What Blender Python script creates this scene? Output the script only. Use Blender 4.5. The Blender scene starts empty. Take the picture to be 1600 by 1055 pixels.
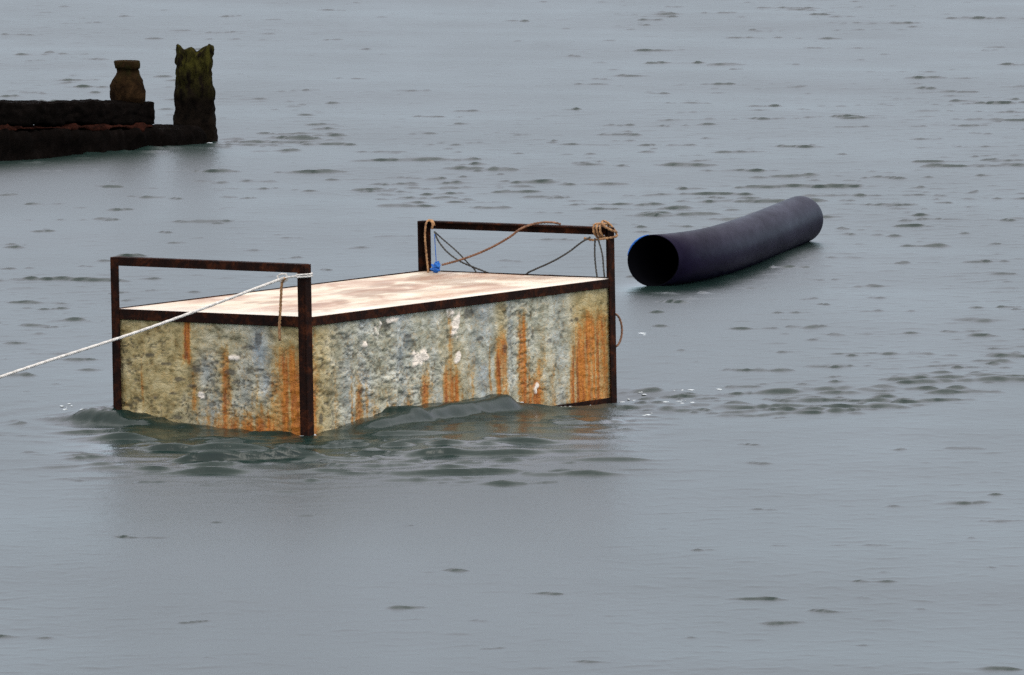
import bpy, bmesh, math, random
import numpy as np
from mathutils import Vector, Matrix, Euler, noise as mnoise

random.seed(7)
RNG = np.random.default_rng(11)
SC = bpy.context.scene
COL = SC.collection

# ------------------------------------------------------------------ camera
CAM_H, CAM_PITCH, CAM_F = 4.0, math.radians(5.0), 16000.0     # focal length in 1600-wide pixels
cam_data = bpy.data.cameras.new('camera')
cam_data.sensor_width = 36.0
cam_data.lens = 36.0 * CAM_F / 1600.0
cam_data.clip_start, cam_data.clip_end = 0.5, 9000.0
cam = bpy.data.objects.new('camera', cam_data)
cam.location = (0, 0, CAM_H)
cam.rotation_euler = (math.pi / 2 - CAM_PITCH, 0, 0)
COL.objects.link(cam)
SC.camera = cam

# ------------------------------------------------------------------ sky, sun, exposure
SUN_EL, SUN_AZ = math.radians(58), math.radians(125)     # azimuth clockwise from +Y
world = bpy.data.worlds.new('World')
SC.world = world
world.use_nodes = True
wn, wl = world.node_tree.nodes, world.node_tree.links
wn.clear()
w_out = wn.new('ShaderNodeOutputWorld')
w_bg = wn.new('ShaderNodeBackground')
w_bg.inputs['Strength'].default_value = 0.1
sky = wn.new('ShaderNodeTexSky')
sky.sky_type = 'NISHITA'
sky.sun_disc = False
sky.sun_elevation = SUN_EL
sky.sun_rotation = SUN_AZ
sky.dust_density = 3.0
hs = wn.new('ShaderNodeHueSaturation')
hs.inputs['Saturation'].default_value = 0.3
wl.new(sky.outputs[0], hs.inputs['Color'])
tc = wn.new('ShaderNodeTexCoord')
sx = wn.new('ShaderNodeSeparateXYZ')
wl.new(tc.outputs['Generated'], sx.inputs[0])
ramp = wn.new('ShaderNodeValToRGB')           # overcast layer: paler horizon, brighter overhead
ce = ramp.color_ramp.elements
ce[0].position, ce[0].color = 0.0, (0.56, 0.765, 0.87, 1)
ce[1].position, ce[1].color = 1.0, (1.0, 0.97, 0.93, 1)
for p_, c_ in ((0.15, (0.635, 0.765, 0.89, 1)), (0.32, (0.82, 0.79, 0.94, 1)), (0.6, (0.92, 0.91, 0.93, 1))):
    e_ = ce.new(p_)
    e_.color = c_
wl.new(sx.outputs['Z'], ramp.inputs[0])
gain = wn.new('ShaderNodeVectorMath')
gain.operation = 'SCALE'
gain.inputs['Scale'].default_value = 21.5
wl.new(ramp.outputs[0], gain.inputs[0])
mixw = wn.new('ShaderNodeMix')
mixw.data_type = 'RGBA'
mixw.inputs['Factor'].default_value = 0.85
wl.new(hs.outputs[0], mixw.inputs['A'])
wl.new(gain.outputs[0], mixw.inputs['B'])
wl.new(mixw.outputs['Result'], w_bg.inputs['Color'])
wl.new(w_bg.outputs[0], w_out.inputs['Surface'])

sun_data = bpy.data.lights.new('sun', 'SUN')
sun_data.energy = 0.9
sun_data.angle = math.radians(25)
sun_data.color = (1.0, 0.95, 0.87)
sun = bpy.data.objects.new('sun', sun_data)
d_ = Vector((math.sin(SUN_AZ) * math.cos(SUN_EL), math.cos(SUN_AZ) * math.cos(SUN_EL), math.sin(SUN_EL)))
sun.rotation_euler = d_.to_track_quat('Z', 'Y').to_euler()
COL.objects.link(sun)

SC.cycles.use_denoising = False          # a little sensor-like grain instead of smeared ripples
SC.view_settings.view_transform = 'Standard'
SC.view_settings.look = 'None'
SC.view_settings.exposure = 0.0
SC.view_settings.gamma = 1.0
SC.view_settings.use_curve_mapping = False


# ------------------------------------------------------------------ helpers
def ground(u, v, z=0.0):
    """World point at height z seen at photo pixel (u, v)."""
    cp, sp = math.cos(CAM_PITCH), math.sin(CAM_PITCH)
    a, b = (u - 800) / CAM_F, (527.5 - v) / CAM_F
    r = Vector((a, cp + b * sp, -sp + b * cp))
    t = (z - CAM_H) / r.z
    return Vector((r.x * t, r.y * t, z))


def at_depth(u, v, y):
    """World point on the sight line of pixel (u, v) at distance y."""
    cp, sp = math.cos(CAM_PITCH), math.sin(CAM_PITCH)
    a, b = (u - 800) / CAM_F, (527.5 - v) / CAM_F
    r = Vector((a, cp + b * sp, -sp + b * cp))
    t = y / r.y
    return Vector((r.x * t, y, CAM_H + r.z * t))


def empty(name, loc, label, cat, rot=None):
    o = bpy.data.objects.new(name, None)
    o.empty_display_size = 0.1
    COL.objects.link(o)
    o.location = loc
    if rot is not None:
        o.rotation_euler = rot
    o['label'], o['category'] = label, cat
    return o


def link_mesh(name, me, mat, parent=None, smooth=False):
    o = bpy.data.objects.new(name, me)
    COL.objects.link(o)
    if mat:
        me.materials.append(mat)
    if smooth:
        me.polygons.foreach_set('use_smooth', [True] * len(me.polygons))
    if parent:
        o.parent = parent
    return o


def grid_mesh(name, P, flip=False):
    """P: (n, m, 3) vertex grid."""
    n, m = P.shape[:2]
    idx = np.arange(n * m).reshape(n, m)
    q = np.stack([idx[:-1, :-1], idx[:-1, 1:], idx[1:, 1:], idx[1:, :-1]], -1).reshape(-1, 4)
    if flip:
        q = q[:, ::-1]
    me = bpy.data.meshes.new(name)
    me.vertices.add(n * m)
    me.vertices.foreach_set('co', P.reshape(-1).astype(np.float32))
    me.loops.add(q.size)
    me.loops.foreach_set('vertex_index', q.reshape(-1).astype(np.int32))
    me.polygons.add(len(q))
    me.polygons.foreach_set('loop_start', np.arange(0, q.size, 4, dtype=np.int32))
    me.update(calc_edges=True)
    return me


def smooth_noise(x, y, seed):
    """Vectorised 2-D value noise in [-1, 1]."""
    xi, yi = np.floor(x).astype(np.int64), np.floor(y).astype(np.int64)
    fx, fy = x - xi, y - yi
    fx, fy = fx * fx * fx * (fx * (fx * 6 - 15) + 10), fy * fy * fy * (fy * (fy * 6 - 15) + 10)

    def h(a, b):
        k = (a * 374761393 + b * 668265263 + seed * 974634757) & 0xFFFFFFFF
        k = ((k ^ (k >> 13)) * 1274126177) & 0xFFFFFFFF
        return ((k ^ (k >> 16)) & 0xFFFF) / 32767.5 - 1.0
    a, b, c, d = h(xi, yi), h(xi + 1, yi), h(xi, yi + 1), h(xi + 1, yi + 1)
    return (a * (1 - fx) + b * fx) * (1 - fy) + (c * (1 - fx) + d * fx) * fy


def fbm(x, y, seed, octaves=4, gain_=0.5):
    s, a, n = 0.0, 1.0, 0.0
    for k in range(octaves):
        s = s + a * smooth_noise(x * 2 ** k, y * 2 ** k, seed + k * 17)
        n += a
        a *= gain_
    return s / n


def add_box(bm, x0, x1, y0, y1, z0, z1, bevel=0.0):
    vs = [bm.verts.new(p) for p in ((x0, y0, z0), (x1, y0, z0), (x1, y1, z0), (x0, y1, z0),
                                     (x0, y0, z1), (x1, y0, z1), (x1, y1, z1), (x0, y1, z1))]
    fs = [bm.faces.new([vs[i] for i in q]) for q in
          ((3, 2, 1, 0), (4, 5, 6, 7), (0, 1, 5, 4), (1, 2, 6, 5), (2, 3, 7, 6), (3, 0, 4, 7))]
    if bevel:
        es = list({e for f_ in fs for e in f_.edges})
        bmesh.ops.bevel(bm, geom=es, offset=bevel, segments=2, affect='EDGES', profile=0.5)


def from_bm(name, bm, mat, parent=None, smooth=False):
    me = bpy.data.meshes.new(name)
    bmesh.ops.recalc_face_normals(bm, faces=bm.faces)
    bm.to_mesh(me)
    bm.free()
    return link_mesh(name, me, mat, parent, smooth)


def catmull(pts, per=8):
    pts = [Vector(p) for p in pts]
    out = []
    ext = [pts[0] * 2 - pts[1]] + pts + [pts[-1] * 2 - pts[-2]]
    for i in range(1, len(ext) - 2):
        p0, p1, p2, p3 = ext[i - 1:i + 3]
        for k in range(per):
            t = k / per
            out.append(0.5 * ((2 * p1) + (p2 - p0) * t + (2 * p0 - 5 * p1 + 4 * p2 - p3) * t * t
                              + (3 * p1 - p0 - 3 * p2 + p3) * t ** 3))
    out.append(pts[-1])
    return out


def frames(path):
    tans = []
    for i in range(len(path)):
        a, b = path[max(0, i - 1)], path[min(len(path) - 1, i + 1)]
        tans.append((b - a).normalized())
    up = Vector((0, 0, 1)) if abs(tans[0].z) < 0.9 else Vector((1, 0, 0))
    n = (up - tans[0] * up.dot(tans[0])).normalized()
    fr = []
    for t in tans:
        n = (n - t * n.dot(t)).normalized()
        fr.append((t, n, t.cross(n)))
    return fr


def tube(bm, path, r, seg=8, caps=True):
    """Sweep a circle along path; r is a number or a list."""
    fr = frames(path)
    rings = []
    for i, (p, (t, n, b)) in enumerate(zip(path, fr)):
        ri = r[i] if isinstance(r, (list, tuple)) else r
        rings.append([bm.verts.new(p + (n * math.cos(a) + b * math.sin(a)) * ri)
                      for a in (2 * math.pi * k / seg for k in range(seg))])
    for A, B in zip(rings, rings[1:]):
        for k in range(seg):
            bm.faces.new((A[k], A[(k + 1) % seg], B[(k + 1) % seg], B[k]))
    if caps:
        bm.faces.new(rings[0][::-1])
        bm.faces.new(rings[-1])


def rope(bm, path, r, lay=0.05, per_m=70):
    """Three twisted strands following path."""
    L = [0.0]
    for a, b in zip(path, path[1:]):
        L.append(L[-1] + (b - a).length)
    n = max(6, int(L[-1] * per_m))
    pts = []
    j = 0
    for i in range(n + 1):
        s = L[-1] * i / n
        while j < len(L) - 2 and L[j + 1] < s:
            j += 1
        f_ = (s - L[j]) / max(1e-9, L[j + 1] - L[j])
        pts.append(path[j].lerp(path[j + 1], min(1, max(0, f_))))
    fr = frames(pts)
    for k in range(3):
        sp = []
        for i, (p, (t, nn, b)) in enumerate(zip(pts, fr)):
            a = 2 * math.pi * (L[-1] * i / n / lay + k / 3)
            sp.append(p + (nn * math.cos(a) + b * math.sin(a)) * r * 0.48)
        tube(bm, sp, r * 0.56, seg=6)


# ------------------------------------------------------------------ node materials
def material(name):
    m = bpy.data.materials.new(name)
    m.use_nodes = True
    nt = m.node_tree
    bsdf = nt.nodes['Principled BSDF']
    return m, nt.nodes, nt.links, bsdf


def n_noise(N, L, vec, scale, detail=5, rough=0.6, distort=0.0):
    n = N.new('ShaderNodeTexNoise')
    n.inputs['Scale'].default_value = scale
    n.inputs['Detail'].default_value = detail
    n.inputs['Roughness'].default_value = rough
    n.inputs['Distortion'].default_value = distort
    if vec is not None:
        L.new(vec, n.inputs['Vector'])
    return n.outputs['Fac']


def n_ramp(N, L, fac, stops):
    r = N.new('ShaderNodeValToRGB')
    e = r.color_ramp.elements
    for i, (p_, c_) in enumerate(stops):
        el = e[i] if i < 2 else e.new(p_)
        el.position = p_
        el.color = (*c_, 1) if len(c_) == 3 else c_
    L.new(fac, r.inputs[0])
    return r.outputs[0]


def n_mix(N, L, fac, a, b, blend='MIX'):
    m = N.new('ShaderNodeMix')
    m.data_type = 'RGBA'
    m.blend_type = blend
    for sock, val in (('Factor', fac), ('A', a), ('B', b)):
        s = m.inputs[sock]
        if isinstance(val, (int, float)):
            s.default_value = val
        elif isinstance(val, tuple):
            s.default_value = (*val, 1)
        else:
            L.new(val, s)
    return m.outputs['Result']


def n_map(N, L, scale=(1, 1, 1), rot=(0, 0, 0), coord='Object'):
    t = N.new('ShaderNodeTexCoord')
    m = N.new('ShaderNodeMapping')
    m.inputs['Scale'].default_value = scale
    m.inputs['Rotation'].default_value = rot
    L.new(t.outputs[coord], m.inputs['Vector'])
    return m.outputs[0]


def n_attr(N, name):
    a = N.new('ShaderNodeAttribute')
    a.attribute_name = name
    return a.outputs['Fac']


def n_range(N, L, v, a, b, c=0.0, d=1.0):
    m = N.new('ShaderNodeMapRange')
    m.inputs[1].default_value, m.inputs[2].default_value = a, b
    m.inputs[3].default_value, m.inputs[4].default_value = c, d
    m.clamp = True
    L.new(v, m.inputs[0])
    return m.outputs[0]


def n_bump(N, L, h, strength, dist, bsdf):
    b = N.new('ShaderNodeBump')
    b.inputs['Strength'].default_value = strength
    b.inputs['Distance'].default_value = dist
    L.new(h, b.inputs['Height'])
    L.new(b.outputs[0], bsdf.inputs['Normal'])


def mat_water():
    m, N, L, B = material('sea_water')
    v = n_map(N, L, (1, 1, 1))
    silt = n_noise(N, L, v, 0.35, 3)
    L.new(n_ramp(N, L, silt, [(0.3, (0.005, 0.016, 0.013)), (0.7, (0.008, 0.020, 0.017))]), B.inputs['Base Color'])
    B.inputs['IOR'].default_value = 1.333
    cats = n_noise(N, L, n_map(N, L, (0.9, 0.16, 1.0)), 1.0, 4, 0.6)
    rg = N.new('ShaderNodeMath')                         # smoother in the float's lee
    rg.operation = 'SUBTRACT'
    L.new(n_range(N, L, cats, 0.3, 0.7, 0.38, 0.41), rg.inputs[0])
    L.new(n_range(N, L, n_attr(N, 'lee'), 0, 1, 0, 0.19), rg.inputs[1])
    L.new(rg.outputs[0], B.inputs['Roughness'])
    v2 = n_map(N, L, (1.0, 0.55, 1.0), (0, 0, 0.2))
    a = n_noise(N, L, v2, 14.0, 4, 0.6, 0.3)
    n_bump(N, L, a, 0.4, 0.010, B)
    return m


def mat_panel():
    m, N, L, B = material('stained_sheet_metal')
    v = n_map(N, L)
    vs = n_map(N, L, (1, 1, 0.16))                        # stretched down the sheet
    blot = n_noise(N, L, v, 15, 4, 0.58, 0.5)
    col = n_ramp(N, L, blot, [(0.30, (0.12, 0.115, 0.075)), (0.42, (0.32, 0.31, 0.22)),
                              (0.58, (0.44, 0.435, 0.345)), (0.74, (0.64, 0.61, 0.50))])
    col = n_mix(N, L, n_range(N, L, n_attr(N, 'tan'), 0.05, 1.0), col, n_ramp(
        N, L, blot, [(0.3, (0.13, 0.095, 0.03)), (0.5, (0.36, 0.28, 0.125)), (0.75, (0.54, 0.45, 0.25))]))
    col = n_mix(N, L, n_attr(N, 'blue'), col, n_ramp(
        N, L, blot, [(0.35, (0.16, 0.195, 0.215)), (0.7, (0.42, 0.465, 0.47))]))
    streak = n_noise(N, L, vs, 42, 5, 0.7)
    patch = n_noise(N, L, v, 60, 4, 0.7)
    rcol = n_ramp(N, L, streak, [(0.28, (0.05, 0.012, 0.003)), (0.42, (0.29, 0.082, 0.009)),
                                 (0.60, (0.48, 0.165, 0.018)), (0.76, (0.56, 0.29, 0.07))])
    rmask = N.new('ShaderNodeMath')
    rmask.operation = 'MULTIPLY_ADD'
    L.new(n_range(N, L, patch, 0.3, 0.7, -0.22, 0.22), rmask.inputs[0])
    rmask.inputs[1].default_value = 1.0
    L.new(n_attr(N, 'rust'), rmask.inputs[2])
    och = n_ramp(N, L, blot, [(0.3, (0.22, 0.11, 0.02)), (0.7, (0.52, 0.33, 0.10))])
    col = n_mix(N, L, n_range(N, L, rmask.outputs[0], 0.0, 0.35, 0, 0.85), col, och)
    col = n_mix(N, L, n_range(N, L, rmask.outputs[0], 0.25, 0.72), col, rcol)
    col = n_mix(N, L, n_range(N, L, n_attr(N, 'dark'), 0.0, 1.0), col, (0.035, 0.032, 0.028))
    col = n_mix(N, L, n_attr(N, 'chip'), col, (0.80, 0.70, 0.58))
    L.new(col, B.inputs['Base Color'])
    L.new(n_range(N, L, blot, 0.3, 0.7, 0.7, 0.45), B.inputs['Roughness'])
    B.inputs['Specular IOR Level'].default_value = 0.3
    n_bump(N, L, n_noise(N, L, n_map(N, L, (1, 1, 1.6)), 30, 4, 0.6, .6), 0.9, 0.010, B)
    return m


def mat_iron(name='rusted_iron', k=0.48):
    m, N, L, B = material(name)
    v = n_map(N, L)
    a = n_noise(N, L, v, 13, 8, 0.75, 0.4)
    L.new(n_ramp(N, L, a, [(0.34, (0.008 * k, 0.004 * k, 0.003 * k)), (0.50, (0.026 * k, 0.008 * k, 0.004 * k)),
                           (0.62, (0.095 * k, 0.024 * k, 0.007 * k)), (0.80, (0.20 * k, 0.07 * k, 0.025 * k))]),
          B.inputs['Base Color'])
    B.inputs['Roughness'].default_value = 0.85
    B.inputs['Specular IOR Level'].default_value = 0.1
    n_bump(N, L, n_noise(N, L, v, 90, 5, 0.7), 0.7, 0.003, B)
    return m


def mat_lid():
    m, N, L, B = material('weathered_plywood')
    v = n_map(N, L, (0.5, 0.9, 1))
    g = n_noise(N, L, v, 4.5, 5, 0.55, 0.8)
    col = n_ramp(N, L, g, [(0.28, (0.20, 0.10, 0.055)), (0.42, (0.38, 0.25, 0.17)),
                           (0.52, (0.54, 0.46, 0.345)), (0.70, (0.64, 0.58, 0.46))])
    s = n_noise(N, L, n_map(N, L, (0.7, 0.9, 1)), 2.4, 5, 0.62, 0.8)
    col = n_mix(N, L, n_range(N, L, s, 0.48, 0.66, 0, 0.5), col, (0.38, 0.21, 0.10))
    col = n_mix(N, L, n_range(N, L, n_attr(N, 'stain'), 0, 1, 0, 0.75), col, (0.20, 0.10, 0.045))
    col = n_mix(N, L, n_range(N, L, n_attr(N, 'pale'), 0, 1, 0, 0.75), col, (0.68, 0.615, 0.52))
    L.new(col, B.inputs['Base Color'])
    B.inputs['Roughness'].default_value = 0.6
    B.inputs['Specular IOR Level'].default_value = 0.35
    n_bump(N, L, g, 0.35, 0.004, B)
    return m


def mat_rope(name, dark, light, rough=0.85):
    m, N, L, B = material(name)
    a = n_noise(N, L, n_map(N, L), 60, 4, 0.6)
    L.new(n_ramp(N, L, a, [(0.35, dark), (0.65, light)]), B.inputs['Base Color'])
    B.inputs['Roughness'].default_value = rough
    return m


def mat_pipe():
    m, N, L, B = material('black_rubber')
    v = n_map(N, L)
    a = n_noise(N, L, n_map(N, L, (1, .35, 1)), 5, 7, 0.7)
    L.new(n_ramp(N, L, a, [(0.3, (0.005, 0.004, 0.010)), (0.7, (0.011, 0.008, 0.022))]), B.inputs['Base Color'])
    L.new(n_range(N, L, a, 0.3, 0.7, 0.5, 0.36), B.inputs['Roughness'])
    B.inputs['Specular Tint'].default_value = (0.78, 0.64, 1.0, 1)
    B.inputs['Specular IOR Level'].default_value = 0.02
    n_bump(N, L, n_noise(N, L, v, 45, 4, 0.6), 0.25, 0.003, B)
    return m


def mat_timber(name, base_dark, base_light, moss_at=None, moss_col=(0.07, 0.085, 0.012)):
    m, N, L, B = material(name)
    v = n_map(N, L)
    a = n_noise(N, L, v, 14, 7, 0.7, 0.6)
    col = n_ramp(N, L, a, [(0.35, base_dark), (0.62, base_light), (0.74, tuple(c * 2.6 for c in base_light))])
    if moss_at is not None:
        z = N.new('ShaderNodeSeparateXYZ')
        L.new(v, z.inputs[0])
        up = n_range(N, L, z.outputs['Z'], moss_at[0], moss_at[1])
        g = n_range(N, L, n_noise(N, L, n_map(N, L, (1, 1, 0.35)), 26, 5, 0.7), 0.42, 0.62)
        mul = N.new('ShaderNodeMath')
        mul.operation = 'MULTIPLY'
        L.new(up, mul.inputs[0])
        L.new(g, mul.inputs[1])
        col = n_mix(N, L, mul.outputs[0], col, moss_col)
    L.new(col, B.inputs['Base Color'])
    B.inputs['Roughness'].default_value = 0.8
    B.inputs['Specular IOR Level'].default_value = 0.01
    n_bump(N, L, n_noise(N, L, v, 50, 6, 0.75), 0.9, 0.012, B)
    return m


M_WATER, M_PANEL, M_IRON, M_LID, M_PIPE = mat_water(), mat_panel(), mat_iron(), mat_lid(), mat_pipe()
M_BORE = bpy.data.materials.new('shaded_black_bore')  # darker copy of the rubber: shade inside the pipe put into the colour
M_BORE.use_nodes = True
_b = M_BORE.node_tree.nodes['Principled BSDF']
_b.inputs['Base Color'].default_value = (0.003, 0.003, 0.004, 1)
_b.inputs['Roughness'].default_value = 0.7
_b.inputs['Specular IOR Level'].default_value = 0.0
M_TOW = mat_rope('pale_rope', (0.40, 0.37, 0.33), (0.68, 0.65, 0.60))
M_TAN = mat_rope('tan_rope', (0.16, 0.075, 0.03), (0.42, 0.23, 0.10))
M_BROWN = mat_rope('brown_rope', (0.10, 0.045, 0.022), (0.26, 0.13, 0.07))
M_DARKCORD = mat_rope('dark_cord', (0.022, 0.022, 0.020), (0.06, 0.055, 0.045))
M_BLUE = mat_rope('blue_cord', (0.005, 0.06, 0.28), (0.02, 0.17, 0.55))
M_GROYNE = mat_timber('wet_black_timber', (0.002, 0.0015, 0.0012), (0.005, 0.0036, 0.003))
M_SEAM = mat_timber('reddish_weed', (0.004, 0.002, 0.0015), (0.035, 0.011, 0.007))
M_POST = mat_timber('mossy_timber', (0.003, 0.0025, 0.002), (0.010, 0.007, 0.005), (0.22, 0.46), (0.042, 0.038, 0.008))
M_STUMP = mat_timber('brown_eroded_iron', (0.005, 0.003, 0.002), (0.030, 0.016, 0.007), (0.10, 0.2), (0.018, 0.015, 0.005))
m_, N_, L_, B_ = material('sea_foam')
B_.inputs['Base Color'].default_value = (0.6, 0.64, 0.64, 1)
B_.inputs['Roughness'].default_value = 0.5
M_FOAM = m_

# ------------------------------------------------------------------ the float's pose (needed by the water too)
BOX_L, BOX_W, BOX_HP = 2.1495, 1.000, 0.214
BOX_LOC = Vector((-0.603, 42.295, 0.483))
BOX_RZ, BOX_RX, BOX_RY = 0.94217, -0.0157, -0.00866
BOX_M = (Matrix.Translation(BOX_LOC) @ Matrix.Rotation(BOX_RZ, 4, 'Z')
         @ Matrix.Rotation(BOX_RY, 4, 'Y') @ Matrix.Rotation(BOX_RX, 4, 'X'))


# ------------------------------------------------------------------ water
def wave_field(X, Y, lam0, lam1, spread, n, seed):
    """Unit-variance sum of travelling waves running towards the shore."""
    rng = np.random.default_rng(seed)
    g = np.zeros_like(X)
    tot = 0.0
    for _ in range(n):
        lam = lam0 * (lam1 / lam0) ** rng.random()
        th = math.pi / 2 + rng.normal(0, spread)
        w = (lam / lam1) ** 0.5
        k = 2 * math.pi / lam
        g += w * np.sin(k * math.cos(th) * X + k * math.sin(th) * Y + rng.uniform(0, 6.283))
        tot += w * w / 2
    return g / math.sqrt(tot)


def sea_details():
    """(u, v, width px, height m) of the single ripples the photograph shows."""
    S = [(345, 217, 26, .035), (375, 216, 30, .03), (402, 221, 36, .03), (432, 223, 24, .022), (470, 215, 32, .03), (502, 221, 44, .028),
         (522, 218, 24, .02), (100, 240, 60, .03), (165, 231, 40, .03), (196, 233, 40, .034), (245, 236, 60, .026), (300, 231, 50, .022),
         (225, 229, 30, .03), (60, 252, 40, .022), (350, 228, 40, .018),
         (585, 296, 52, .030), (640, 288, 40, .014), (690, 305, 64, .030), (735, 312, 48, .024), (720, 268, 30, .016), (790, 268, 32, .016),
         (792, 281, 30, .016), (850, 282, 34, .018), (848, 306, 52, .020), (745, 322, 40, .014), (175, 293, 28, .020), (222, 307, 36, .026),
         (97, 308, 18, .024), (418, 292, 36, .020), (25, 308, 46, .020), (130, 326, 60, .022), (182, 329, 34, .016), (55, 357, 42, .022),
         (320, 350, 54, .016), (445, 369, 34, .026), (400, 390, 48, .024), (20, 335, 30, .014), (270, 312, 20, .014),
         (1060, 325, 30, .026), (1088, 333, 44, .026), (1022, 336, 44, .022), (1000, 322, 24, .016), (1202, 293, 36, .020), (1180, 311, 30, .022),
         (1200, 316, 30, .016), (1440, 292, 22, .022), (1500, 268, 26, .014), (1502, 312, 40, .018), (1395, 325, 40, .020), (1120, 340, 24, .014),
         (1190, 190, 34, .014), (1345, 188, 26, .016), (1128, 100, 50, .030), (1190, 104, 44, .016), (1030, 20, 30, .02), (1240, 14, 24, .02),
         (1525, 28, 50, .02), (1552, 75, 22, .03), (525, 60, 22, .018), (985, 44, 20, .014), (620, 150, 24, .010), (1320, 60, 30, .012),
         (1505, 525, 46, .024), (1430, 548, 28, .020), (1490, 577, 50, .022), (1592, 551, 44, .034), (1345, 610, 50, .042), (1302, 641, 100, .038),
         (1395, 633, 66, .032), (1405, 621, 44, .020), (1182, 646, 62, .026), (1240, 624, 70, .024), (1300, 595, 44, .018), (1180, 600, 32, .016),
         (1262, 570, 36, .014), (1330, 556, 24, .018), (1222, 575, 36, .012), (1470, 598, 96, .026), (1510, 606, 44, .018), (1440, 604, 40, .020),
         (1100, 621, 44, .024), (1052, 640, 50, .022), (1062, 614, 38, .018), (1122, 646, 44, .020), (1150, 635, 46, .022), (1000, 626, 30, .022),
         (1020, 606, 24, .020), (1085, 632, 40, .020), (1205, 612, 40, .018), (1440, 628, 40, .016), (1380, 604, 50, .018), (1560, 565, 40, .014),
         (1240, 421, 30, .018), (1262, 403, 20, .016), (1040, 456, 60, .014), (1062, 474, 50, .016), (1034, 491, 44, .013), (1040, 482, 34, .012),
         (1095, 458, 34, .010), (1210, 452, 34, .012), (1240, 462, 30, .012), (1310, 525, 34, .010),
         (60, 512, 56, .020), (160, 607, 40, .018), (62, 605, 28, .016), (15, 660, 26, .018), (52, 725, 46, .018), (152, 573, 36, .012),
         (100, 735, 30, .012), (30, 585, 30, .010), (900, 808, 24, .010), (896, 834, 24, .016), (727, 843, 20, .012), (1105, 915, 44, .014),
         (1094, 945, 40, .020), (1196, 945, 64, .014), (1555, 770, 32, .012), (640, 955, 56, .009), (430, 858, 50, .007), (520, 875, 60, .007),
         (815, 868, 50, .008), (1560, 1010, 40, .008), (380, 690, 40, .016), (1500, 1040, 40, .008), (1180, 730, 40, .006),
         (130, 650, 60, .026), (210, 672, 80, .022), (160, 700, 70, .014), (150, 740, 80, .013), (230, 752, 110, .014), (300, 730, 120, .013),
         (330, 705, 110, .016), (410, 720, 120, .016), (470, 745, 140, .018), (450, 700, 90, .016), (540, 700, 110, .016), (520, 730, 110, .018),
         (600, 715, 100, .013), (620, 690, 110, .015), (700, 700, 120, .013), (780, 712, 80, .013), (760, 685, 100, .014), (860, 678, 110, .020),
         (920, 664, 90, .022), (955, 678, 60, .026), (900, 734, 140, .015), (820, 730, 80, .010), (880, 650, 90, .022), (820, 655, 70, .022),
         (940, 645, 60, .018), (560, 752, 90, .012), (390, 760, 70, .010), (800, 640, 60, .028), (680, 745, 90, .008)]
    rng = random.Random(3)
    # scattered small ones, denser in the bands where the photograph is choppy
    for (u0, u1, v0, v1, n, w0, w1, h0, h1) in ((-400, 2000, 255, 420, 150, 12, 40, .004, .014), (1000, 1900, 500, 650, 70, 14, 60, .005, .016),
                                                (-300, 1900, -30, 255, 100, 14, 44, .003, .010), (-400, 2000, 420, 640, 70, 12, 44, .003, .008),
                                                (-200, 1800, 660, 1080, 50, 14, 60, .002, .005), (130, 980, 682, 765, 120, 40, 150, .005, .012),
                                                (980, 1240, 595, 650, 60, 10, 40, .008, .018), (100, 540, 212, 240, 40, 10, 40, .008, .020)):
        for _ in range(n):
            S.append((rng.uniform(u0, u1), rng.uniform(v0, v1), rng.uniform(w0, w1), rng.uniform(h0, h1)))
    for (u, v, w, h) in list(S):
        for _ in range(rng.choice((0, 1, 1, 2, 3))):
            k = rng.uniform(.3, .8)
            S.append((u + rng.choice((-1, 1)) * w * rng.uniform(.35, .9), v + rng.gauss(0, 3.5), w * k, h * rng.uniform(.35, .75)))
    return S


def axis(a, b, d, far, ratio):
    """Coordinates spaced d on [a, b], then growing steps out to +-far."""
    core = list(np.arange(a, b, d))
    lo, hi, s = [a], [core[-1]], d
    while hi[-1] < far:
        s *= ratio
        hi.append(hi[-1] + s)
    s = d
    while lo[-1] > -far:
        s *= ratio
        lo.append(lo[-1] - s)
    return np.array(lo[:0:-1] + core + hi[1:])


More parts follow.
